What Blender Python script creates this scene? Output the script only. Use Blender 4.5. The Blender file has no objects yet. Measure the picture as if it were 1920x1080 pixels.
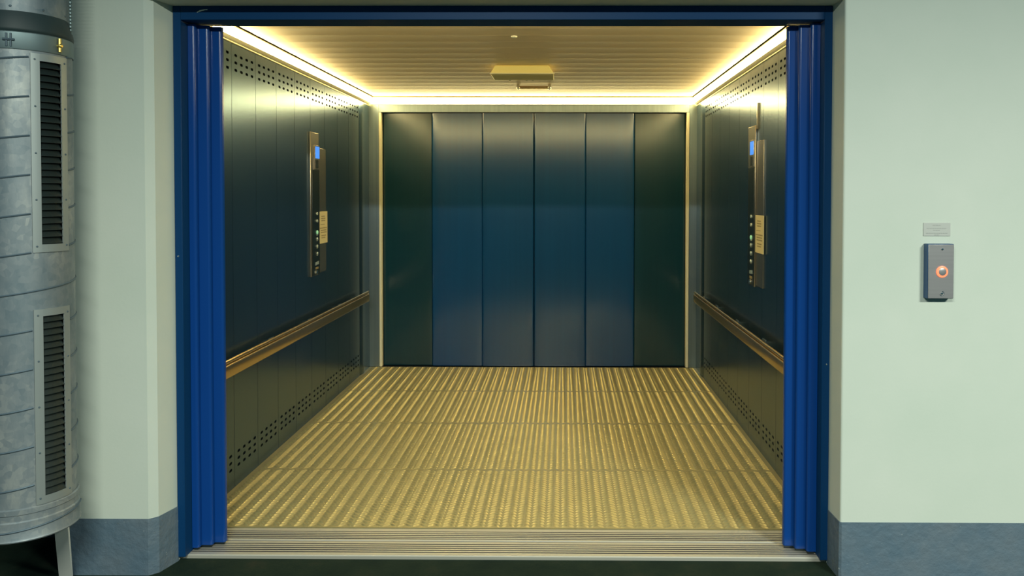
import bpy, bmesh, math, random
from mathutils import Vector, Matrix

random.seed(7)
SC = bpy.context.scene
COL = SC.collection
PI = math.pi

# ------------------------------------------------------------------ camera
cam_data = bpy.data.cameras.new('camera')
cam = bpy.data.objects.new('camera', cam_data)
COL.objects.link(cam)
cam_data.sensor_width = 36.0
cam_data.lens = 1450.0 / 1920.0 * 36.0
cam_data.shift_x = (960.0 - 1043.8) / 1920.0
cam_data.shift_y = (397.8 - 540.0) / 1920.0
YAW, PITCH, ROLL = 0.0076, 0.0224, 0.0015


def cam_dir(x, zz):
    c, s = math.cos(ROLL), math.sin(ROLL)
    X, Z2, Y2 = x * c - zz * s, x * s + zz * c, 1.0
    c, s = math.cos(PITCH), math.sin(PITCH)
    y, z = Y2 * c + Z2 * s, -Y2 * s + Z2 * c
    c, s = math.cos(YAW), math.sin(YAW)
    return Vector((X * c - y * s, X * s + y * c, z))


fwd = cam_dir(0, 0)
rgt = (cam_dir(1, 0) - fwd).normalized()
up = (cam_dir(0, 1) - fwd).normalized()
fwd.normalize()
mw = Matrix((rgt, up, -fwd)).transposed().to_4x4()
mw.translation = Vector((0.2475, -3.2604, 1.4266))
cam.matrix_world = mw
SC.camera = cam

SC.view_settings.view_transform = 'Standard'
SC.view_settings.look = 'None'
SC.view_settings.gamma = 1.0
SC.view_settings.use_curve_mapping = False
SC.view_settings.exposure = 0.0

# ------------------------------------------------------------------ world
world = bpy.data.worlds.new('world')
SC.world = world
world.use_nodes = True
bg = world.node_tree.nodes['Background']
bg.inputs[0].default_value = (0.12, 0.36, 0.52, 1)
bg.inputs[1].default_value = 0.24


# ------------------------------------------------------------------ garage lamps
def area(name, loc, rot, sx, sy, power, color):
    d = bpy.data.lights.new(name, 'AREA')
    d.shape = 'RECTANGLE'
    d.size, d.size_y = sx, sy
    d.energy = power
    d.color = color
    o = bpy.data.objects.new(name, d)
    COL.objects.link(o)
    o.location = loc
    o.rotation_euler = rot
    return o


LAMP = (0.91, 1.0, 0.88)
area('garage_lamp', (3.05, -3.9, 2.95), (0, 0, 0), 1.0, 0.25, 275, LAMP)
area('garage_lamp', (-0.2, -4.0, 2.95), (0, 0, 0), 1.5, 0.25, 225, LAMP)


# ------------------------------------------------------------------ materials
def new_mat(name, base, rough=0.5, metal=0.0, spec=0.5, coat=0.0, aniso=0.0, emit=None, estr=0.0):
    m = bpy.data.materials.new(name)
    m.use_nodes = True
    p = m.node_tree.nodes['Principled BSDF']
    p.inputs['Base Color'].default_value = (*base, 1)
    p.inputs['Roughness'].default_value = rough
    p.inputs['Metallic'].default_value = metal
    p.inputs['Specular IOR Level'].default_value = spec
    p.inputs['Coat Weight'].default_value = coat
    p.inputs['Coat Roughness'].default_value = 0.12
    p.inputs['Anisotropic'].default_value = aniso
    if emit:
        p.inputs['Emission Color'].default_value = (*emit, 1)
        p.inputs['Emission Strength'].default_value = estr
    return m


def coords(m, scale=(1, 1, 1)):
    nt = m.node_tree
    tc = nt.nodes.new('ShaderNodeTexCoord')
    mp = nt.nodes.new('ShaderNodeMapping')
    mp.inputs['Scale'].default_value = scale
    nt.links.new(tc.outputs['Object'], mp.inputs['Vector'])
    return mp.outputs['Vector']


def noise(m, vec, scale, detail=4.0, rough=0.55):
    n = m.node_tree.nodes.new('ShaderNodeTexNoise')
    n.inputs['Scale'].default_value = scale
    n.inputs['Detail'].default_value = detail
    n.inputs['Roughness'].default_value = rough
    m.node_tree.links.new(vec, n.inputs['Vector'])
    return n.outputs['Fac']


def ramp(m, fac, stops):
    r = m.node_tree.nodes.new('ShaderNodeValToRGB')
    els = r.color_ramp.elements
    while len(els) < len(stops):
        els.new(0.5)
    for e, (p, c) in zip(els, stops):
        e.position = p
        e.color = (*c, 1) if len(c) == 3 else c
    m.node_tree.links.new(fac, r.inputs['Fac'])
    return r.outputs['Color']


def to(m, out, name):
    m.node_tree.links.new(out, m.node_tree.nodes['Principled BSDF'].inputs[name])


def bump(m, fac, strength=0.2, dist=0.01):
    b = m.node_tree.nodes.new('ShaderNodeBump')
    b.inputs['Strength'].default_value = strength
    b.inputs['Distance'].default_value = dist
    m.node_tree.links.new(fac, b.inputs['Height'])
    to(m, b.outputs['Normal'], 'Normal')


def brushed(name, base, rough, metal, scale, var=0.04, aniso=0.0, spec=0.5):
    m = new_mat(name, base, rough, metal, spec=spec, aniso=aniso)
    f = noise(m, coords(m, scale), 1.0, 5.0)
    lo = tuple(c * (1 - var) for c in base)
    hi = tuple(min(1, c * (1 + var)) for c in base)
    to(m, ramp(m, f, [(0.3, lo), (0.7, hi)]), 'Base Color')
    return m


M = {}
# painted render of the garage
m = new_mat('wall_paint', (0.60, 0.64, 0.56), 0.62)
f = noise(m, coords(m), 2.2, 6)
to(m, ramp(m, f, [(0.3, (0.57, 0.62, 0.535)), (0.7, (0.63, 0.66, 0.58))]), 'Base Color')
bump(m, noise(m, coords(m), 90, 3), 0.12, 0.002)
M['wall'] = m
# grey plinth paint, chipped towards the bottom
m = new_mat('plinth_paint', (0.17, 0.21, 0.235), 0.5)
v = coords(m)
f1 = noise(m, v, 9, 6)
f2 = noise(m, v, 55, 2)
mix = m.node_tree.nodes.new('ShaderNodeMix')
mix.data_type = 'RGBA'
m.node_tree.links.new(ramp(m, f2, [(0.0, (0, 0, 0)), (0.735, (0, 0, 0)), (0.75, (1, 1, 1))]), mix.inputs[0])
m.node_tree.links.new(ramp(m, f1, [(0.35, (0.10, 0.15, 0.195)), (0.7, (0.135, 0.172, 0.205))]), mix.inputs[6])
mix.inputs[7].default_value = (0.35, 0.38, 0.38, 1)
to(m, mix.outputs[2], 'Base Color')
bump(m, noise(m, v, 28, 6, 0.6), 0.7, 0.008)
M['plinth'] = m
# dark damp concrete
m = new_mat('concrete', (0.03, 0.05, 0.045), 0.85, spec=0.12)
v = coords(m)
to(m, ramp(m, noise(m, v, 5, 8, 0.65), [(0.3, (0.007, 0.017, 0.013)), (0.55, (0.014, 0.026, 0.017)), (0.75, (0.032, 0.034, 0.022))]), 'Base Color')
bump(m, noise(m, v, 60, 6, 0.7), 0.6, 0.006)
M['concrete'] = m
M['blue'] = new_mat('blue_gloss_paint', (0.005, 0.053, 0.25), 0.20, 0.0, 0.35, coat=0.0)
M['blue_frame'] = new_mat('dark_blue_gloss_paint', (0.004, 0.042, 0.13), 0.42, 0.0, 0.12, coat=0.0)
M['blue_door'] = brushed('blue_back_door_steel', (0.004, 0.060, 0.185), 0.18, 0.0, (30, 30, 0.4), 0.05, spec=0.9)
M['steel_dark'] = brushed('brushed_dark_steel', (0.058, 0.125, 0.20), 0.25, 0.78, (40, 40, 0.4), 0.05)
M['steel_frame'] = brushed('brushed_grey_steel', (0.25, 0.31, 0.34), 0.35, 0.8, (60, 60, 0.6), 0.08)
M['back_outer'] = brushed('brushed_outer_door_steel', (0.005, 0.040, 0.058), 0.20, 0.0, (60, 60, 0.6), 0.05, spec=0.7)
M['hole'] = new_mat('black_cavity', (0.006, 0.009, 0.009), 0.9)
M['black'] = new_mat('black_plastic', (0.012, 0.02, 0.02), 0.3)
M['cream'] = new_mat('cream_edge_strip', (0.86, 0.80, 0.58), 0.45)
M['sill'] = brushed('grooved_aluminium', (0.56, 0.53, 0.45), 0.42, 0.4, (0.8, 60, 60), 0.02)
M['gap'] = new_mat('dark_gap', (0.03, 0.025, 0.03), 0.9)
m = brushed('tread_plate_aluminium', (0.52, 0.45, 0.225), 0.29, 0.52, (7, 7, 7), 0.05)
M['tread'] = m
M['ceil'] = brushed('brushed_tan_ceiling', (0.92, 0.74, 0.52), 0.5, 0.0, (0.3, 5, 5), 0.02)
M['rail'] = brushed('bronze_steel_rail', (0.56, 0.40, 0.20), 0.25, 0.9, (40, 0.6, 40), 0.12)
M['strip'] = new_mat('lit_diffuser', (0.9, 0.88, 0.75), 0.5, emit=(1.0, 0.82, 0.36), estr=26.0)
M['strip_back'] = new_mat('lit_back_diffuser', (0.9, 0.88, 0.75), 0.5, emit=(1.0, 0.82, 0.36), estr=28.0)
M['strip_lip'] = new_mat('cream_reflector_lip', (0.85, 0.80, 0.62), 0.5)
M['strip_edge'] = new_mat('strip_profile', (0.75, 0.68, 0.45), 0.35, 0.5)
M['yellow_cover'] = new_mat('yellowed_plastic', (0.92, 0.80, 0.34), 0.45)
M['chrome'] = new_mat('chrome', (0.85, 0.84, 0.80), 0.12, 1.0)
M['white'] = new_mat('white_plastic', (0.85, 0.84, 0.75), 0.4)
M['display'] = new_mat('blue_display', (0.02, 0.05, 0.1), 0.3, emit=(0.06, 0.30, 0.95), estr=1.0)
M['panel_steel'] = brushed('control_panel_steel', (0.48, 0.42, 0.33), 0.26, 0.9, (60, 60, 0.6), 0.06)
M['sign'] = new_mat('cream_sign_plate', (0.70, 0.60, 0.34), 0.5)
M['sign_ink'] = new_mat('faded_sign_print', (0.28, 0.22, 0.11), 0.6)
M['button'] = new_mat('button_metal', (0.75, 0.85, 0.8), 0.2, 0.6)
M['button_glow'] = new_mat('green_lit_button', (0.4, 0.8, 0.5), 0.3, emit=(0.35, 0.9, 0.5), estr=0.25)
# galvanised sheet
m = new_mat('galvanised_steel', (0.5, 0.54, 0.55), 0.38, 0.4)
v = coords(m)
vo = m.node_tree.nodes.new('ShaderNodeTexVoronoi')
vo.inputs['Scale'].default_value = 55
m.node_tree.links.new(v, vo.inputs['Vector'])
f1 = noise(m, coords(m, (7, 7, 2.2)), 1.0, 6, 0.6)
ad = m.node_tree.nodes.new('ShaderNodeMath')
ad.operation = 'MULTIPLY_ADD'
m.node_tree.links.new(vo.outputs['Color'], ad.inputs[0])
ad.inputs[1].default_value = 0.16
m.node_tree.links.new(f1, ad.inputs[2])
to(m, ramp(m, ad.outputs[0], [(0.35, (0.12, 0.17, 0.20)), (0.62, (0.24, 0.27, 0.285)), (0.8, (0.40, 0.41, 0.39))]), 'Base Color')
to(m, ramp(m, f1, [(0.3, (0.58,) * 3), (0.7, (0.44,) * 3)]), 'Roughness')
bump(m, f1, 0.25, 0.01)
M['galv'] = m
M['galv_dark'] = new_mat('weathered_galvanised', (0.20, 0.26, 0.27), 0.5, 0.7)
M['galv_seam'] = new_mat('seam_steel', (0.10, 0.14, 0.17), 0.6, 0.4)
M['flange'] = new_mat('bright_zinc_flange', (0.34, 0.37, 0.36), 0.45, 0.5)
M['rubber'] = new_mat('dark_rubber', (0.018, 0.035, 0.037), 0.55)
M['louvre'] = new_mat('louvre_blade', (0.014, 0.024, 0.023), 0.5, 0.3)
M['leg'] = new_mat('white_painted_bar', (0.88, 0.87, 0.80), 0.5)
M['brass'] = new_mat('brass_fitting', (0.65, 0.45, 0.12), 0.3, 0.9)
M['box_blue'] = new_mat('blue_box_side', (0.035, 0.09, 0.20), 0.45)
M['plate_steel'] = brushed('brushed_plate', (0.40, 0.375, 0.375), 0.36, 0.6, (3, 3, 90), 0.06)
M['ring'] = new_mat('red_lit_ring', (0.9, 0.2, 0.1), 0.3, emit=(1.0, 0.16, 0.07), estr=1.5)
M['label_plate'] = new_mat('grey_notice', (0.50, 0.50, 0.46), 0.5)
M['label_ink'] = new_mat('faint_notice_print', (0.36, 0.36, 0.34), 0.6)


# ------------------------------------------------------------------ geometry helpers
class MB:
    def __init__(self):
        self.v, self.f = [], []

    def add(self, vs, fs):
        n = len(self.v)
        self.v += [tuple(x) for x in vs]
        self.f += [tuple(i + n for i in q) for q in fs]
        return self

    def box(self, x0, x1, y0, y1, z0, z1):
        return self.add([(x0, y0, z0), (x1, y0, z0), (x1, y1, z0), (x0, y1, z0), (x0, y0, z1), (x1, y0, z1), (x1, y1, z1), (x0, y1, z1)],
                        [(0, 3, 2, 1), (4, 5, 6, 7), (0, 1, 5, 4), (1, 2, 6, 5), (2, 3, 7, 6), (3, 0, 4, 7)])

    def prism(self, pts, z0, z1):      # plan outline, counter-clockwise, raised from z0 to z1
        n = len(pts)
        vs = [(x, y, z0) for x, y in pts] + [(x, y, z1) for x, y in pts]
        return self.add(vs, [tuple(range(n - 1, -1, -1)), tuple(range(n, 2 * n))] + [(i, (i + 1) % n, n + (i + 1) % n, n + i) for i in range(n)])

    def extrude(self, pts, a, b, axis):  # outline in the plane across the axis
        n = len(pts)
        mk = {'x': lambda p, t: (t, p[0], p[1]), 'y': lambda p, t: (p[0], t, p[1])}[axis]
        vs = [mk(p, a) for p in pts] + [mk(p, b) for p in pts]
        return self.add(vs, [tuple(range(n - 1, -1, -1)), tuple(range(n, 2 * n))] + [(i, (i + 1) % n, n + (i + 1) % n, n + i) for i in range(n)])

    def tube(self, path, r, n=10, cap=True):
        path = [Vector(p) for p in path]
        rings = []
        for i, p in enumerate(path):
            t = (path[min(i + 1, len(path) - 1)] - path[max(i - 1, 0)]).normalized()
            a = Vector((0, 0, 1)) if abs(t.z) < 0.9 else Vector((1, 0, 0))
            u = t.cross(a).normalized()
            w = t.cross(u)
            rings.append([p + (u * math.cos(2 * PI * k / n) + w * math.sin(2 * PI * k / n)) * r for k in range(n)])
        vs = [q for g in rings for q in g]
        fs = [(i * n + k, i * n + (k + 1) % n, (i + 1) * n + (k + 1) % n, (i + 1) * n + k) for i in range(len(rings) - 1) for k in range(n)]
        if cap:
            fs += [tuple(range(n - 1, -1, -1)), tuple(range((len(rings) - 1) * n, len(rings) * n))]
        return self.add(vs, fs)

    def lathe(self, prof, c, axis, n=32, a0=0.0, a1=2 * PI):   # prof: (radius, height along axis)
        c = Vector(c)
        ax = Vector(axis).normalized()
        a = Vector((0, 0, 1)) if abs(ax.z) < 0.9 else Vector((1, 0, 0))
        u = ax.cross(a).normalized()
        w = ax.cross(u)
        full = abs(a1 - a0 - 2 * PI) < 1e-6
        m_ = n if full else n + 1
        vs = []
        for r, h in prof:
            for k in range(m_):
                t = a0 + (a1 - a0) * k / n
                vs.append(c + ax * h + (u * math.cos(t) + w * math.sin(t)) * r)
        fs = []
        for i in range(len(prof) - 1):
            for k in range(n):
                fs.append((i * m_ + k, i * m_ + (k + 1) % m_, (i + 1) * m_ + (k + 1) % m_, (i + 1) * m_ + k))
        return self.add(vs, fs)

    def build(self, name, mat, parent=None, smooth=False, bevel=0.0, seg=2, angle=35):
        me = bpy.data.meshes.new(name)
        me.from_pydata(self.v, [], self.f)
        me.validate()
        bm = bmesh.new()
        bm.from_mesh(me)
        bmesh.ops.recalc_face_normals(bm, faces=bm.faces)
        bm.to_mesh(me)
        bm.free()
        me.materials.append(mat)
        o = bpy.data.objects.new(name, me)
        COL.objects.link(o)
        if parent is not None:      # geometry is written in world coordinates, the object sits at its parent
            o.parent = parent
            off, p = Vector((0, 0, 0)), parent
            while p is not None:
                off += p.location
                p = p.parent
            me.transform(Matrix.Translation(-off))
        if bevel:
            b = o.modifiers.new('bevel', 'BEVEL')
            b.width, b.segments, b.limit_method, b.angle_limit = bevel, seg, 'ANGLE', math.radians(40)
            b.harden_normals = False
        if smooth or bevel:
            for p in me.polygons:
                p.use_smooth = True
            try:
                me.set_sharp_from_angle(angle=math.radians(angle if not bevel else 60))
            except Exception:
                pass
        return o


def tag(o, label, cat, group=None, kind=None):
    o['label'] = label
    o['category'] = cat
    if group:
        o['group'] = group
    if kind:
        o['kind'] = kind
    return o


def empty(name, loc, label, cat, group=None):
    o = bpy.data.objects.new(name, None)
    COL.objects.link(o)
    o.location = loc
    o.empty_display_size = 0.05
    return tag(o, label, cat, group)


def struct(o, label, cat):
    return tag(o, label, cat, kind='structure')


# ------------------------------------------------------------------ dimensions
WX = 1.35          # half width of the lift car
D = 3.1125         # depth of the car
GF = -0.015        # garage floor
WF = -0.377        # face of the garage wall
HT = 2.156         # top of the opening
# ------------------------------------------------------------------ garage wall
w = MB()
w.prism([(-1.635, WF), (-1.315, WF), (-1.289, -0.353), (-1.263, -0.25), (-1.263, -0.045), (-1.635, -0.045)], GF, 3.3)
w.box(-4.2, -1.635, WF, -0.045, 0.27, 3.3)        # low recess added behind the duct foot to turn that spot near-black
arc = [(1.299 - 0.008 * math.sin(a), WF + 0.008 - 0.008 * math.cos(a)) for a in [PI / 2, PI / 3, PI / 6, 0]]
w.prism([(1.286, -0.045), (1.286, -0.25)] + arc + [(4.4, WF), (4.4, -0.045)], GF, 3.3)
w.box(-1.315, 1.30, WF, -0.045, HT, 3.3)
struct(w.build('wall_front', M['wall']), 'pale green-white painted garage wall around the lift opening', 'wall')

b = MB()
e = 0.003
b.prism([(-1.635, WF - e), (-1.316, WF - e), (-1.287, -0.355), (-1.2605, -0.262), (-1.2605, -0.258), (-1.30, -0.258), (-1.33, -0.36), (-1.635, -0.36)], GF, 0.2)
struct(b.build('baseboard_left', M['plinth']), 'dark blue-grey painted plinth band left of the lift', 'baseboard')
b = MB()
b.prism([(1.2835, -0.258), (1.2835, -0.262), (1.288, WF + 0.004), (1.296, WF - e), (4.4, WF - e), (4.4, -0.36), (1.32, -0.36), (1.31, -0.258)], GF, 0.2)
struct(b.build('baseboard_right', M['plinth']), 'grey painted scuffed plinth band right of the lift', 'baseboard')
struct(MB().box(-4.2, -1.6, -0.06, -0.045, GF, 0.27).build('trim_3', M['rubber']), 'dark back of the low wall opening behind the duct foot', 'wall opening')  # near-black sheet closing the added recess
struct(MB().box(-5, 5, -7, -0.045, GF - 0.1, GF).build('floor', M['concrete']), 'dark damp concrete garage floor before the lift', 'floor')

# ------------------------------------------------------------------ blue frame
t = MB()
t.box(-1.263, -1.233, -0.262, -0.10, 0.0, HT)
t.box(1.256, 1.286, -0.262, -0.10, 0.0, HT)
t.box(-1.233, 1.256, -0.262, -0.142, 2.102, HT)
fr = struct(t.build('trim_1', M['blue_frame'], bevel=0.002, seg=2), 'glossy dark blue steel frame around the lift opening', 'door frame')
s = MB()
for (x0, z0, x1, z1, r) in ((-1.168, 2.131, -1.140, 2.139, 0.0018), (-1.160, 2.137, -1.128, 2.141, 0.0014)):
    s.tube([(x0, -0.2625, z0), ((x0 + x1) / 2, -0.2625, (z0 + z1) / 2 + 0.001), (x1, -0.2625, z1)], r, 6)
s.build('paint_scratch', M['white'], fr)
for x, z in ((-1.2495, 1.185), (1.273, 0.77)):
    MB().lathe([(0.0001, 0.003), (0.003, 0.002), (0.004, 0)], (x, -0.262, z), (0, -1, 0), 10).build('rivet', M['chrome'], fr, smooth=True)

struct(MB().box(-1.35, 1.35, -0.095, 0.0, 2.165, 2.26).build('trim_2', M['blue_frame']), 'dark header behind the blue door frame', 'trim')

# ------------------------------------------------------------------ folded front door leaves
GR = 'blue folded door leaves of the lift entrance'


def leaf(x_out, x_in, yf, th, label):
    s = 1 if x_in > x_out else -1
    r = 0.010
    pts = [(x_out, yf)]
    for k in range(7):
        a = PI / 2 * k / 6
        pts.append((x_in - s * r + s * r * math.sin(a), yf + r - r * math.cos(a)))
    pts += [(x_in, yf + th), (x_out, yf + th)]
    lf = empty('door_leaf', ((x_out + x_in) / 2, yf, 0.012), label, 'door leaf', GR)
    MB().prism(pts, 0.012, 2.098).build('leaf_sheet', M['blue'], lf, smooth=True, angle=30)
    MB().box(min(x_out, x_in) + 0.004, max(x_out, x_in) - 0.006, yf + 0.006, yf + th - 0.004, 0.002, 0.012).build('guide_shoe', M['black'], lf)


leaf(-1.232, -1.205, -0.207, 0.021, 'blue steel door leaf folded at left, outermost, touching the blue frame')
leaf(-1.232, -1.163, -0.182, 0.021, 'blue steel door leaf, middle one of the three folded at left')
leaf(-1.232, -1.122, -0.157, 0.021, 'blue steel door leaf folded at left, innermost, bordering the lift interior')
leaf(1.255, 1.219, -0.214, 0.021, 'blue steel door leaf folded at right, outermost, touching the blue frame')
leaf(1.255, 1.180, -0.190, 0.021, 'blue steel door leaf, middle one of the three folded at right')
leaf(1.255, 1.141, -0.163, 0.021, 'blue steel door leaf folded at right, innermost, bordering the lift interior')

# ------------------------------------------------------------------ sills


def grooved(name, x0, x1, y0, y1, grooves, label):
    pts = [(y0, GF), (y0, -0.003), (y0 + 0.003, 0.0)]
    for g, wd in grooves:
        pts += [(g, 0.0), (g, -0.012), (g + wd, -0.012), (g + wd, 0.0)]
    pts += [(y1, 0.0), (y1, GF)]
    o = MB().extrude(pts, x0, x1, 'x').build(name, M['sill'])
    o.data.materials.append(M['gap'])      # dark inner faces for the guide grooves and sill joint
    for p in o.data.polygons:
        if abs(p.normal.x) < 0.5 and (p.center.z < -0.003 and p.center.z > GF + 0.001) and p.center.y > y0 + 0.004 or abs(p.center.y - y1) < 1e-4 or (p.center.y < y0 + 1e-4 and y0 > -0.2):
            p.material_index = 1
    return tag(o, label, 'door sill', 'aluminium door sills')


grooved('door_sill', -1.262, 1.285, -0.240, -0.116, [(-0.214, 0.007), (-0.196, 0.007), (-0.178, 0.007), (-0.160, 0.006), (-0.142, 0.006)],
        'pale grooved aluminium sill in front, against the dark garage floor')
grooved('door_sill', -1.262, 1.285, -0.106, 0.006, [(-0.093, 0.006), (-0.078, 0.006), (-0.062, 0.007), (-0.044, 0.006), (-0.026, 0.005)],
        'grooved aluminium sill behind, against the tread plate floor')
struct(MB().box(-1.42, 1.42, -0.24, D + 0.15, -0.12, -0.0155).build('floor', M['gap']), 'dark subfloor under the lift sills and plates', 'floor')

# ------------------------------------------------------------------ tread plates
PX, PY = 0.032, 0.0272
seams = [0.017, 0.719, 1.533, 2.333, D]
tl = ['tread plate nearest the door sill, stretching across the lift floor',
      'tread plate second from the door sill on the lift floor',
      'tread plate second from the blue back doors on the lift floor',
      'tread plate against the blue back doors at the far floor end']
for k in range(4):
    y0, y1 = seams[k] + 0.0015, seams[k + 1] - 0.0015
    p = MB()
    p.box(-WX + 0.0005, WX - 0.0005, y0, y1, -0.006, -0.0012)
    ny = int((y1 - y0 - 0.01) / PY)
    oy = y0 + ((y1 - y0) - (ny - 1) * PY) / 2
    nx = int((2 * WX - 0.03) / PX)
    ox = -(nx - 1) * PX / 2
    for i in range(nx):
        sg = 1 if i % 2 else -1
        ang = sg * math.radians(42)
        ca, sa = math.cos(ang), math.sin(ang)
        for j in range(ny):
            cx, cy = ox + i * PX, oy + j * PY
            L, Wd, H = 0.0190, 0.0078, 0.0048
            base = [(-L, 0), (-L * .55, -Wd * .85), (L * .55, -Wd * .85), (L, 0), (L * .55, Wd * .85), (-L * .55, Wd * .85)]
            vs = [(cx + a * ca - b_ * sa, cy + a * sa + b_ * ca, -0.0013) for a, b_ in base]
            vs += [(cx + a * ca, cy + a * sa, -0.0012 + H) for a in (-L * .5, L * .5)]
            p.add(vs, [(0, 1, 6), (1, 2, 7, 6), (2, 3, 7), (3, 4, 7), (4, 5, 6, 7), (5, 0, 6)])
    o = p.build('tread_plate', M['tread'], smooth=True, angle=60)
    tag(o, 'raised-pattern aluminium ' + tl[k], 'floor plate', 'tread plates of the lift floor')

# ------------------------------------------------------------------ side walls of perforated panels


def slot_panel(y0, y1, side, holes):
    """one upright cladding panel; the slots are real holes with a cavity behind"""
    g = 0.0016
    a, b_ = y0 + g, y1 - g
    ys = [a]
    if holes:
        for h in range(4):
            c = y0 + 0.050 + 0.0655 * h
            ys += [c - 0.0155, c + 0.0155]
    ys.append(b_)
    zt = [2.104, 2.068, 2.032]
    zb = [0.162, 0.128, 0.094]
    zs = [-0.006]
    if holes:
        for c in sorted(zb + zt):
            zs += [c - 0.0065, c + 0.0065]
    zs.append(2.157)
    X = side * WX
    dpt = side * 0.0022
    mb = MB()
    ch = 0.0045
    for i in range(len(ys) - 1):
        for j in range(len(zs) - 1):
            hole = holes and i % 2 == 1 and j % 2 == 1
            A, B, C, E = ys[i], ys[i + 1], zs[j], zs[j + 1]
            if not hole:
                mb.add([(X, A, C), (X, B, C), (X, B, E), (X, A, E)], [(0, 1, 2, 3)])
            else:
                o8 = [(A + ch, C), (B - ch, C), (B, C + ch), (B, E - ch), (B - ch, E), (A + ch, E), (A, E - ch), (A, C + ch)]
                corners = [((A, C), 0, 7), ((B, C), 2, 1), ((B, E), 4, 3), ((A, E), 6, 5)]
                for (cy, cz), p, q in corners:
                    mb.add([(X, cy, cz), (X, *o8[p]), (X, *o8[q])], [(0, 1, 2)])
                vs = [(X, *t_) for t_ in o8] + [(X + dpt, *t_) for t_ in o8]
                mb.add(vs, [(n, (n + 1) % 8, 8 + (n + 1) % 8, 8 + n) for n in range(8)])
    # folded edges
    for yy, sgn in ((a, -1), (b_, 1)):
        mb.add([(X, yy, 0.001), (X, yy, 2.157), (X + side * 0.012, yy + sgn * 0.0008, 2.157), (X + side * 0.012, yy + sgn * 0.0008, 0.001)], [(0, 1, 2, 3)])
    return mb


def side_wall(side, first, name, label):
    x0, x1 = sorted((side * (WX + 0.013), side * (WX + 0.06)))
    wall = struct(MB().box(x0, x1, -0.02, D + 0.06, -0.01, 2.30).build(name, M['hole']), label, 'wall')
    js = [first + 0.291 * k for k in range(-1, 12)]
    js = [j for j in js if j < 2.86]
    lo = [-0.02] + [j for j in js if j > 0.03]
    for k in range(len(lo) - 1):
        full = (lo[k + 1] - lo[k]) > 0.28
        slot_panel(lo[k], lo[k + 1], side, full).build('wall_panel', M['steel_dark'], wall)
    # far corner column, gently bowed
    y0, y1 = lo[-1], D
    mb = MB()
    n = 10
    vs = []
    for i in range(n + 1):
        t_ = i / n
        yy = y0 + 0.002 + (y1 - y0 - 0.004) * t_
        xx = side * (WX - 0.010 * math.sin(PI * min(1, t_ * 2.0)) if t_ < 0.5 else WX)
        vs += [(xx, yy, -0.006), (xx, yy, 2.157)]
    mb.add(vs, [(2 * i, 2 * i + 2, 2 * i + 3, 2 * i + 1) for i in range(n)])
    mb.build('corner_panel', M['steel_dark'], wall, smooth=True)
    return wall


side_wall(-1, 0.180, 'wall_left', 'brushed dark steel lift wall of slotted upright panels at left')
side_wall(1, 0.133, 'wall_right', 'brushed dark steel lift wall of slotted upright panels at right')

# ------------------------------------------------------------------ back wall
bw = MB()
bw.box(-WX - 0.01, -1.269, D, D + 0.05, 0, 2.168)
bw.box(1.290, WX + 0.01, D, D + 0.05, 0, 2.168)
back = struct(bw.build('wall_back', M['steel_frame'], bevel=0.0015), 'grey steel posts and header around the back doors', 'wall')
MB().box(-1.269, 1.290, D, D + 0.05, 2.104, 2.168).build('header_panel', M['steel_frame'], back, bevel=0.0015)
MB().box(-1.4, 1.4, D + 0.075, D + 0.12, -0.02, 2.3).build('shaft_backing', M['hole'], back)
MB().box(-1.36, 1.36, D + 0.0, D + 0.05, 2.168, 2.26).build('top_return', M['strip_edge'], back)
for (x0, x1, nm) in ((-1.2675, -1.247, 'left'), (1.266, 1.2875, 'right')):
    o = MB().box(x0, x1, D - 0.004, D + 0.046, 0.001, 2.102).build('edge_strip', M['cream'], bevel=0.002)  # door jamb edges; the light they catch is painted in as cream
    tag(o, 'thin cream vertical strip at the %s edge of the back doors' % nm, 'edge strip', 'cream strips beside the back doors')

bx = [-1.2465, -0.835, -0.416, 0.011, 0.437, 0.841, 1.2655]
bl = ['dark grey-green steel door panel against the left cream strip, in the back wall',
      'blue steel back door panel next to the dark panel at left',
      'blue steel back door panel just left of the dark middle split',
      'blue steel back door panel just right of the dark middle split',
      'blue steel back door panel next to the dark panel at right',
      'dark grey-green steel door panel against the right cream strip, in the back wall']
for k in range(6):
    outer = k in (0, 5)
    yf = D + (0.050 if outer else 0.034 if k in (1, 4) else 0.024)
    x0, x1 = bx[k], bx[k + 1]
    gap = 0.0025 if k in (2, 3) else 0.0008
    if k == 2:
        x1 -= 0.0022
    if k == 3:
        x0 += 0.0022
    r = 0.012
    pts = []
    x0 += 0.0006
    x1 -= 0.0006
    for i in range(5):
        a = PI / 2 * i / 4
        pts.append((x0 + r - r * math.cos(a), yf + r * 0.6 - r * 0.6 * math.sin(a)))
    nb = 8
    for i in range(1, nb):
        t_ = i / nb
        pts.append((x0 + r + (x1 - x0 - 2 * r) * t_, yf - 0.0012 * math.sin(PI * t_)))
    for i in range(5):
        a = PI / 2 * i / 4
        pts.append((x1 - r + r * math.sin(a), yf + r * 0.6 - r * 0.6 * math.cos(a)))
    pts += [(x1, yf + 0.02), (x0, yf + 0.02)]
    o = MB().prism(pts, 0.003, 2.100).build('back_door_panel', M['back_outer'] if outer else M['blue_door'], smooth=True, angle=50)
    tag(o, bl[k], 'door panel', 'back door panels of the lift')

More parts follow.
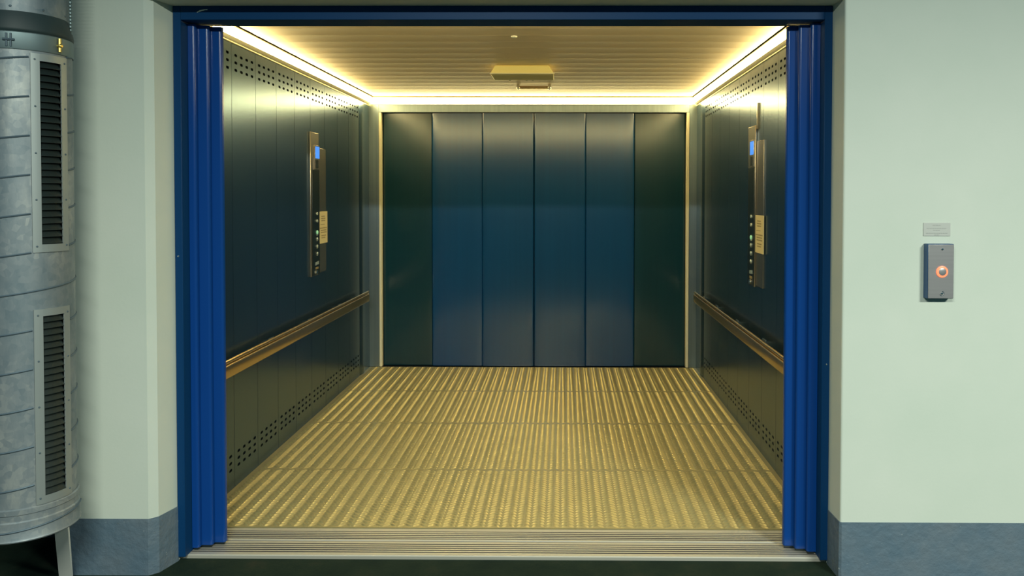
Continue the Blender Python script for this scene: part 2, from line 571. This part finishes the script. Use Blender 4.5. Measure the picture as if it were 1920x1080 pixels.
# ------------------------------------------------------------------ ceiling of slats running across
ZC = 2.232
pts_up = []
pitch = 0.1655
y = 0.0
prof = []
while y < D - 0.03:
    y2 = min(y + pitch, D - 0.02)
    n = 6
    for i in range(n + 1):
        t_ = i / n
        prof.append((y + (y2 - y) * (0.012 + 0.976 * t_), ZC + 0.0012 * math.sin(PI * t_)))
    prof.append((y2 - 0.0015, ZC + 0.0022))
    y = y2
prof.sort(key=lambda p: p[0])
cm = MB()
vs, fs = [], []
for (yy, zz) in prof:
    vs += [(-1.305, yy, zz), (1.305, yy, zz)]
fs = [(2 * i, 2 * i + 1, 2 * i + 3, 2 * i + 2) for i in range(len(prof) - 1)]
cm.add(vs, fs)
cm.box(-1.305, 1.305, -0.0, D - 0.02, ZC + 0.009, ZC + 0.02)
ceiling = struct(cm.build('ceiling', M['ceil'], smooth=True, angle=25), 'tan brushed slatted lift ceiling', 'ceiling')
MB().box(-1.42, 1.42, -0.05, D + 0.12, 2.27, 2.30).build('roof_panel', M['hole'], ceiling)

# ------------------------------------------------------------------ light strips
def strip(path_fn, p0, p1, label):
    """convex diffuser from wall top to ceiling, with a thin profile lip"""
    pass


SG = 'light strips along the top of the lift walls'


def diffuser(side):
    st = empty('light_strip', (side * WX, 1.55, 2.16),
               'bright warm-white light strip along the top of the %s lift wall' % ('left' if side < 0 else 'right'), 'light strip', SG)
    n = 8
    vs = []
    prof_ = []
    for i in range(n + 1):
        a = PI / 2 * i / n
        prof_.append((side * (WX - 0.004 - 0.030 * math.sin(a)), 2.163 + 0.058 * (1 - math.cos(a))))
    for (xx, zz) in prof_:
        vs += [(xx, -0.0, zz), (xx, D - 0.035, zz)]
    cut = 4
    MB().add(vs, [(2 * i, 2 * i + 1, 2 * i + 3, 2 * i + 2) for i in range(cut, n)]).build('diffuser', M['strip'], st, smooth=True)
    MB().add(vs, [(2 * i, 2 * i + 1, 2 * i + 3, 2 * i + 2) for i in range(cut)]).build('reflector_lip', M['strip_lip'], st, smooth=True)
    hb = MB()
    x0, x1 = sorted((side * (WX - 0.004), side * (WX + 0.03)))
    hb.box(x0, x1, -0.0, D, 2.1575, 2.1625)
    x0, x1 = sorted((side * (WX - 0.037), side * (WX + 0.02)))
    hb.box(x0, x1, -0.0, D, 2.223, 2.228)
    x0, x1 = sorted((side * (WX + 0.005), side * (WX + 0.012)))
    hb.box(x0, x1, -0.0, D, 2.1625, 2.223)
    hb.build('housing', M['strip_edge'], st)


diffuser(-1)
diffuser(1)
st = empty('light_strip', (0, D, 2.17), 'bright warm-white light strip above the blue back doors', 'light strip', SG)
for (x0, x1) in ((-1.31, -0.5375), (-0.5345, 0.5445), (0.5475, 1.31)):
    n = 8
    vs = []
    for i in range(n + 1):
        a = PI / 2 * i / n
        yy, zz = D - 0.003 - 0.028 * math.sin(a), 2.172 + 0.047 * (1 - math.cos(a))
        vs += [(x0, yy, zz), (x1, yy, zz)]
    MB().add(vs, [(2 * i, 2 * i + 1, 2 * i + 3, 2 * i + 2) for i in range(n)]).build('diffuser', M['strip_back'], st, smooth=True)
MB().box(-1.34, 1.34, D - 0.006, D - 0.0005, 2.166, 2.171).box(-1.34, 1.34, D - 0.032, D - 0.0005, 2.2205, 2.2265).build('housing', M['strip_edge'], st)

st = empty('light_strip', (0, 0.0, 2.17), 'warm-white light strip inside the lift above its entrance, behind the blue header', 'light strip', SG)  # unseen strip, added to brighten the front ceiling and the back doors
n = 8
vs = []
for i in range(n + 1):
    a = PI / 2 * i / n
    yy, zz = 0.008 + 0.028 * math.sin(a), 2.172 + 0.047 * (1 - math.cos(a))
    vs += [(-1.30, yy, zz), (1.30, yy, zz)]
MB().add(vs, [(2 * i, 2 * i + 1, 2 * i + 3, 2 * i + 2) for i in range(n)]).build('diffuser', M['strip'], st, smooth=True)
MB().box(-1.31, 1.31, 0.0025, 0.008, 2.166, 2.171).box(-1.31, 1.31, 0.0025, 0.037, 2.2205, 2.2265).build('housing', M['strip_edge'], st)

# ------------------------------------------------------------------ ceiling fittings
lb = empty('ceiling_lamp', (0, 1.7, ZC), 'yellowed plastic box-shaped ceiling lamp in the middle of the lift ceiling', 'ceiling lamp')
zb, zt = 2.180, 2.2315
vs = [(-0.205, 1.565, zb), (0.192, 1.565, zb), (0.192, 1.84, zb), (-0.205, 1.84, zb), (-0.172, 1.555, zt), (0.160, 1.555, zt), (0.160, 1.85, zt), (-0.172, 1.85, zt)]
MB().add(vs, [(0, 3, 2, 1), (4, 5, 6, 7), (0, 1, 5, 4), (1, 2, 6, 5), (2, 3, 7, 6), (3, 0, 4, 7)]).build('lamp_cover', M['yellow_cover'], lb, bevel=0.006)
MB().box(-0.207, 0.194, 1.562, 1.567, zb - 0.001, zb + 0.004).box(-0.19, 0.178, 1.60, 1.604, zb - 0.002, zb + 0.001).build('cover_rim', M['cream'], lb)
for x in (-0.10, 0.01, 0.05):
    MB().box(x - 0.006, x + 0.006, 1.838, 1.846, zb - 0.004, zb + 0.006).build('clip', M['chrome'], lb)
br = empty('ceiling_bar', (0.04, 2.42, ZC), 'slim dark bar with chrome ends on the ceiling behind the yellowed lamp', 'ceiling bar')
MB().tube([(-0.068, 2.42, 2.212), (0.142, 2.42, 2.212)], 0.010, 14).build('bar', M['rail'], br, smooth=True)
for x in (-0.078, 0.150):
    MB().box(x - 0.011, x + 0.011, 2.404, 2.436, 2.199, 2.2335).build('end_bracket', M['chrome'], br, bevel=0.004)
sd = MB().lathe([(0.0001, -0.008), (0.010, -0.0075), (0.015, -0.005), (0.017, 0.002)], (0.0, 0.688, ZC), (0, 0, 1), 24)
tag(sd.build('ceiling_sensor', M['white'], smooth=True), 'small round white sensor disc on the front of the lift ceiling', 'sensor')

# ------------------------------------------------------------------ handrails


def handrail(side, label):
    hr = empty('handrail', (side * (WX - 0.03), 1.5, 0.575), label, 'handrail', 'handrails on the lift side walls')
    Y0, Y1 = 0.04, 2.86
    xw = WX - 0.052
    MB().tube([(side * xw, Y0, 0.653), (side * xw, Y1, 0.653)], 0.0095, 12).build('top_bar', M['rail'], hr, smooth=True)
    pr = []
    for i in range(7):
        a = PI * i / 6
        pr.append((side * (xw - 0.004 - 0.010 * math.sin(a) if False else xw - 0.003 - 0.009 * math.sin(a)), 0.636 - 0.0 - (0.056) * i / 6))
    board = [(side * (xw + 0.012), 0.640), (side * (xw - 0.004), 0.641), (side * (xw - 0.010), 0.637), (side * (xw - 0.012), 0.630), (side * (xw - 0.011), 0.585),
             (side * (xw - 0.007), 0.578), (side * xw, 0.576), (side * (xw + 0.012), 0.577)]
    MB().extrude(board, Y0, Y1, 'y').build('rail_board', M['rail'], hr, smooth=True, angle=50)
    for yb in (0.3, 0.95, 1.6, 2.25, 2.75):
        x0, x1 = sorted((side * (xw + 0.010), side * WX))
        MB().box(x0, x1, yb - 0.02, yb + 0.02, 0.595, 0.625).box(*sorted((side * (WX - 0.004), side * WX)), yb - 0.035, yb + 0.035, 0.58, 0.64).build('bracket', M['steel_frame'], hr)


handrail(-1, 'long bronze-toned double handrail on the left lift wall')
handrail(1, 'long bronze-toned double handrail on the right lift wall')

# ------------------------------------------------------------------ car operating panels (u along the wall, d off the wall)


def control_panel(side, y0, label_p, label_s, conduit):
    dirn = 1 if side < 0 else -1

    def bx_(mb, u0, u1, z0, z1, d0, d1):
        ya, yb = sorted((y0 + dirn * u0, y0 + dirn * u1))
        xa, xb = sorted((side * (WX - d0), side * (WX - d1)))
        return mb.box(xa, xb, ya, yb, z0, z1)

    P = empty('control_panel', (side * WX, y0, 0.905), label_p, 'control panel', 'control panels on the lift side walls')
    bx_(MB(), 0.0, 0.165, 0.905, 1.822, 0, 0.012).build('backplate', M['panel_steel'], P, bevel=0.002)
    bx_(MB(), 0.018, 0.160, 0.910, 1.586, 0.012, 0.016).build('button_fascia', M['black'], P, bevel=0.001)
    dp = bx_(MB(), 0.065, 0.155, 1.588, 1.742, 0.012, 0.018).build('display_bezel', M['panel_steel'], P, bevel=0.001)
    bx_(MB(), 0.075, 0.152, 1.658, 1.734, 0.018, 0.020).build('screen', M['display'], dp)
    bx_(MB(), 0.080, 0.130, 1.596, 1.648, 0.018, 0.0192).build('speaker_slot', M['black'], dp)
    zs = [1.303, 1.256, 1.183, 1.141, 1.094, 1.047]
    for i, z in enumerate(zs):
        c = (side * (WX - 0.016), y0 + dirn * 0.105, z)
        r = 0.0095 if i != 2 else 0.013
        bt = MB().lathe([(r, 0), (r, 0.004), (r * 0.7, 0.0065), (0.0001, 0.0072)], c, (-side, 0, 0), 18).build('button', M['button_glow'] if i == 2 else M['button'], P, smooth=True)
        if i >= 2:
            MB().lathe([(r * 1.7, 0), (r * 1.7, 0.002), (r * 1.5, 0.002), (r * 1.5, 0)], c, (-side, 0, 0), 20, 0.6, 3.0).build('button_collar', M['button'], bt)  # open arc around the lower side of the button
    k = MB()
    for q in range(3):
        bx_(k, 0.070 + q * 0.024, 0.088 + q * 0.024, 0.972 + q * 0.002, 0.992 + q * 0.002, 0.016, 0.018)
    k.build('marking_plate', M['button'], P)
    k = bx_(MB(), 0.072, 0.130, 0.946, 0.960, 0.016, 0.0172)
    k.build('lower_marking', M['sign_ink'], P)
    c = (side * (WX - 0.016), y0 + dirn * 0.085, 0.926)
    MB().lathe([(0.013, 0), (0.013, 0.006), (0.008, 0.008), (0.0001, 0.008)], c, (-side, 0, 0), 18).build('key_switch', M['chrome'], P, smooth=True)
    ap = bx_(MB(), 0.180, 0.330, 0.915, 1.729, 0, 0.006).build('side_plate', M['panel_steel'], P, bevel=0.001)
    if conduit:
        bx_(MB(), 0.185, 0.200, 1.80, 1.945, 0, 0.010).build('conduit', M['panel_steel'], P)
    # cream sign plate stuck over the side plate
    sg = bx_(MB(), 0.174, 0.346, 1.104, 1.314, 0.006, 0.010).build('sign_plate', M['sign'])
    tag(sg, label_s, 'sign', 'cream sign plates beside the control panels')
    ink = MB()
    rnd = random.Random(5)
    for z, u0, u1 in ((1.282, .215, .29), (1.268, .21, .30), (1.254, .215, .295), (1.205, .185, .33), (1.190, .205, .32), (1.176, .205, .325), (1.155, .215, .31), (1.141, .215, .30)):
        u = u0
        while u < u1:
            l = rnd.uniform(0.008, 0.02)
            bx_(ink, u, min(u + l, u1), z - 0.0035, z + 0.0035, 0.010, 0.0104)
            u += l + 0.004
    bx_(ink, 0.195, 0.285, 1.2275, 1.2305, 0.010, 0.0106)
    ink.build('faded_print', M['sign_ink'], sg)
    return P


control_panel(-1, 1.600, 'tall control panel with blue display and buttons on the left lift wall', 'cream sign plate with faded print on the left lift wall', False)
control_panel(1, 1.300, 'tall control panel with blue display and buttons on the right lift wall', 'cream sign plate with faded print on the right lift wall', True)

# ------------------------------------------------------------------ call button box and notice
cb = empty('call_button_box', (1.64, WF, 1.046), 'metal lift call box with a glowing red button on the right garage wall', 'call button')
MB().box(1.5905, 1.6875, -0.4095, WF, 1.046, 1.248).build('housing', M['box_blue'], cb, bevel=0.0025)
fp = MB().box(1.5925, 1.6855, -0.413, -0.4095, 1.048, 1.246).build('cover_plate', M['plate_steel'], cb, bevel=0.0012)
BC = (1.6425, -0.413, 1.146)
bt = MB().lathe([(0.0145, 0), (0.0145, 0.004), (0.0125, 0.005), (0.0001, 0.0045)], BC, (0, -1, 0), 28).build('push_button', M['plate_steel'], cb, smooth=True)
MB().lathe([(0.0215, 0), (0.0208, 0.003), (0.0150, 0.0045), (0.0142, 0.0045), (0.0142, 0)], BC, (0, -1, 0), 36).build('light_ring', M['ring'], bt, smooth=True)
for z in (1.229, 1.066):
    MB().lathe([(0.0045, 0), (0.004, 0.0018), (0.0001, 0.0022)], (1.6425, -0.413, z), (0, -1, 0), 14).build('screw', M['chrome'], fp, smooth=True)
MB().lathe([(0.009, 0), (0.009, 0.0012), (0.0075, 0.0012), (0.0075, 0)], (1.6425, -0.413, 1.066), (0, -1, 0), 20, 0.4, 4.6).build('keyhole_ring', M['chrome'], fp)
nt_ = MB().box(1.588, 1.688, WF - 0.003, WF, 1.276, 1.325).build('notice_plate', M['label_plate'], bevel=0.001)
tag(nt_, 'small grey notice plate with faint print above the call box', 'sign')
ink = MB()
rnd = random.Random(2)
for z, u0, u1 in ((1.3155, 1.622, 1.652), (1.304, 1.600, 1.672), (1.2975, 1.624, 1.648), (1.286, 1.597, 1.678), (1.2795, 1.628, 1.646)):
    u = u0
    while u < u1:
        l = rnd.uniform(0.004, 0.010)
        ink.box(u, min(u + l, u1), WF - 0.0034, WF - 0.003, z - 0.0012, z + 0.0012)
        u += l + 0.0015
ink.build('faint_print', M['label_ink'], nt_)

# ------------------------------------------------------------------ ventilation duct
DC = Vector((-1.605, -0.62, 0))
R = 0.150
du = empty('ventilation_duct', (DC.x, DC.y, 0.265), 'galvanised spiral ventilation duct with two louvred grilles beside the left wall', 'duct')
TH0 = 68


def th_pt(th, r, z):      # th in degrees from -Y towards +X
    a = math.radians(th)
    return (DC.x + r * math.sin(a), DC.y - r * math.cos(a), z)


GZ = [(1.259, 1.866), (0.419, 1.020)]
# body wall with the grille openings left open
body = MB()
ths = [TH0 - 14 + 28 * i / 6 for i in range(7)] + [TH0 + 14 + (332) * i / 60 for i in range(1, 60)]
zl = sorted([0.375, 1.965] + [z for g in GZ for z in g] + [0.7, 1.14, 1.5])
zl = sorted(zl + [0.419]) if 0.419 not in zl else zl
nth = len(ths)
vs = [th_pt(t_, R, z) for z in zl for t_ in ths]
fs = []
for j in range(len(zl) - 1):
    zc = (zl[j] + zl[j + 1]) / 2
    for i in range(nth):
        if i < 6 and any(a < zc < b_ for a, b_ in GZ):
            continue
        fs.append((j * nth + i, j * nth + (i + 1) % nth, (j + 1) * nth + (i + 1) % nth, (j + 1) * nth + i))
body.add(vs, fs)
bd = body.build('duct_wall', M['galv'], du, smooth=True, angle=40)
# helical lock seam
PITCH = 0.1285
hel = MB()
z_at = 1.735        # seam height at theta 10 deg
path = []
z = 0.44
steps = []
tdeg0 = 8.0
for k in range(int(-11 * 72), int(3 * 72)):
    th = tdeg0 + k * 5
    zz = z_at + PITCH * (k * 5) / 360.0
    if 0.395 < zz < 1.90:
        d = (th - TH0 + 180) % 360 - 180
        if abs(d) < 23.5 and any(a - 0.03 < zz < b_ + 0.03 for a, b_ in GZ):
            if len(path) > 1:
                hel.tube(path, 0.0036, 6)
            path = []
            continue
        path.append(th_pt(th, R + 0.0005, zz))
if len(path) > 1:
    hel.tube(path, 0.0036, 6)
hel.build('spiral_seam', M['galv_seam'], du, smooth=True)
# bottom cap sleeve with cut helix
cap = MB()
cap.lathe([(R + 0.001, 0.392), (R + 0.006, 0.388), (R + 0.006, 0.372), (R + 0.003, 0.369), (R + 0.003, 0.350), (R + 0.007, 0.346), (R + 0.007, 0.292), (R + 0.010, 0.286), (R + 0.008, 0.282), (R - 0.01, 0.283), (0.0001, 0.293)],
          (DC.x, DC.y, 0), (0, 0, 1), 72)
cp = cap.build('end_cap', M['galv'], du, smooth=True, angle=35)
path = [th_pt(-60 + 5 * k, R + 0.0085, 0.300 + 0.042 * k / 36.0) for k in range(0, 37)]
MB().tube(path, 0.003, 6).build('cap_seam', M['galv_seam'], cp, smooth=True)
# top reducer, rubber collar, upper pipe
up_ = MB().lathe([(R, 1.955), (R + 0.004, 1.958), (R + 0.005, 1.968), (R - 0.006, 2.012), (R - 0.012, 2.03)], (DC.x, DC.y, 0), (0, 0, 1), 72)
up_.build('rubber_collar', M['rubber'], du, smooth=True, angle=50)
MB().lathe([(R + 0.0025, 1.898), (R + 0.0035, 1.90), (R + 0.0035, 1.953), (R + 0.001, 1.956)], (DC.x, DC.y, 0), (0, 0, 1), 72).build('collar_band', M['galv_dark'], du, smooth=True)
bk_ = MB()
for q in (-2.2, 2.2):
    bk_.tube([th_pt(23 + q, R + 0.005, 1.905), th_pt(23 + q, R + 0.005, 1.948)], 0.003, 6)
bk_.tube([th_pt(17, R + 0.007, 1.927), th_pt(29, R + 0.007, 1.927)], 0.004, 8)
bk_.build('band_lock', M['galv_seam'], du, smooth=True)
pp = MB().lathe([(R - 0.010, 2.005), (R - 0.010, 2.6), (R - 0.010, 3.3)], (DC.x, DC.y, 0), (0, 0, 1), 72).build('upper_pipe', M['galv'], du, smooth=True)
for th in (24, 62, 100, 140, -20):
    p = Vector(th_pt(th, R - 0.0105, 2.038))
    MB().lathe([(0.0045, 0), (0.003, 0.002), (0.0001, 0.0025)], p, (math.sin(math.radians(th)), -math.cos(math.radians(th)), 0), 10).build('rivet', M['galv_seam'], pp)
br_ = MB()
br_.lathe([(0.007, 0), (0.007, 0.012), (0.004, 0.016), (0.0001, 0.016)], th_pt(78, R + 0.003, 1.925), (math.sin(math.radians(78)), -math.cos(math.radians(78)), 0), 12)
br_.tube([th_pt(78, R + 0.010, 1.950), th_pt(78, R + 0.010, 1.905)], 0.005, 8)
br_.build('brass_clamp_screw', M['brass'], du, smooth=True)
ch = MB()
for k in range(26):
    z = 1.985 + k * 0.012
    p = Vector(th_pt(112, R - 0.002, z))
    ch.lathe([(0.0001, -0.006), (0.005, -0.003), (0.005, 0.003), (0.0001, 0.006)], p, (0, 0, 1), 8)
ch.build('dark_beaded_strap', M['galv_dark'], du, smooth=True)

for gi, (za, zb) in enumerate(GZ):
    fl = MB()
    r1 = R + 0.0045
    no = 16
    A0, A1 = TH0 - 23.5, TH0 + 23.5
    B0, B1 = TH0 - 13.6, TH0 + 13.6
    zo0, zo1 = za - 0.026, zb + 0.024

    def patch(mb, a0, a1, z0, z1, n, r=None):
        r = r or r1
        vs = []
        for i in range(n + 1):
            th = a0 + (a1 - a0) * i / n
            vs += [th_pt(th, r, z0), th_pt(th, r, z1)]
        mb.add(vs, [(2 * i, 2 * i + 2, 2 * i + 3, 2 * i + 1) for i in range(n)])
        # rim down to the duct
        vs = []
        for zz in (z0, z1):
            for i in range(n + 1):
                th = a0 + (a1 - a0) * i / n
                vs += [th_pt(th, r, zz), th_pt(th, r - 0.004, zz)]
        m_ = 2 * (n + 1)
        mb.add(vs, [(s_ * m_ + 2 * i, s_ * m_ + 2 * i + 2, s_ * m_ + 2 * i + 3, s_ * m_ + 2 * i + 1) for s_ in (0, 1) for i in range(n)])
        for th in (a0, a1):
            mb.add([th_pt(th, r, z0), th_pt(th, r, z1), th_pt(th, r - 0.004, z1), th_pt(th, r - 0.004, z0)], [(0, 1, 2, 3)])

    patch(fl, A0, B0, zo0, zo1, 4)
    patch(fl, B1, A1, zo0, zo1, 4)
    patch(fl, B0, B1, zo0, za, 8)
    patch(fl, B0, B1, zb, zo1, 8)
    g = fl.build('grille', M['flange'], du, smooth=True, angle=30)
    lv = MB()
    ns = 27
    pz = (zb - za) / ns
    for k in range(ns):
        z = za + pz * (k + 0.5)
        vs = []
        n = 5
        for i in range(n + 1):
            th = B0 + (B1 - B0) * i / n
            tilt = pz * 0.42
            vs += [th_pt(th, r1 - 0.002, z - tilt), th_pt(th, r1 - 0.013, z + tilt), th_pt(th, r1 - 0.013, z + tilt + 0.001), th_pt(th, r1 - 0.002, z - tilt + 0.0012)]
        lv.add(vs, [(4 * i + q, 4 * (i + 1) + q, 4 * (i + 1) + (q + 1) % 4, 4 * i + (q + 1) % 4) for i in range(n) for q in range(4)])
    lv.build('louvres', M['louvre'], g)
    bk = MB()
    vs = []
    for i in range(7):
        th = B0 - 1 + (B1 - B0 + 2) * i / 6
        vs += [th_pt(th, R - 0.022, za - 0.01), th_pt(th, R - 0.022, zb + 0.01)]
    bk.add(vs, [(2 * i, 2 * i + 2, 2 * i + 3, 2 * i + 1) for i in range(6)])
    bk.build('grille_cavity', M['hole'], g)
    for th in (A0 + 4.5, A1 - 4.5):
        for k in range(5):
            z = zo0 + 0.02 + (zo1 - zo0 - 0.04) * k / 4
            MB().lathe([(0.0034, 0), (0.0028, 0.002), (0.0001, 0.0026)], th_pt(th, r1, z), (math.sin(math.radians(th)), -math.cos(math.radians(th)), 0), 8).build('screw', M['galv_seam'], g, smooth=True)

# flat white support bar under the duct
a = Vector((-1.500, -0.60, 0.284))
b_ = Vector((-1.612, -0.405, GF))
wd = Vector((0.024, 0.0, 0.0))
tk = Vector((0, 0.004, 0.003))
lg = MB()
vs = [a - wd - tk, a + wd - tk, a + wd + tk, a - wd + tk, b_ - wd - tk, b_ + wd - tk, b_ + wd + tk, b_ - wd + tk]
for q in (4, 5, 6, 7):
    vs[q].z = GF
lg.add(vs, [(0, 1, 2, 3), (4, 7, 6, 5), (0, 4, 5, 1), (1, 5, 6, 2), (2, 6, 7, 3), (3, 7, 4, 0)])
lo_ = lg.build('support_leg', M['leg'], du)
lo_['label'] = 'white flat support bar'
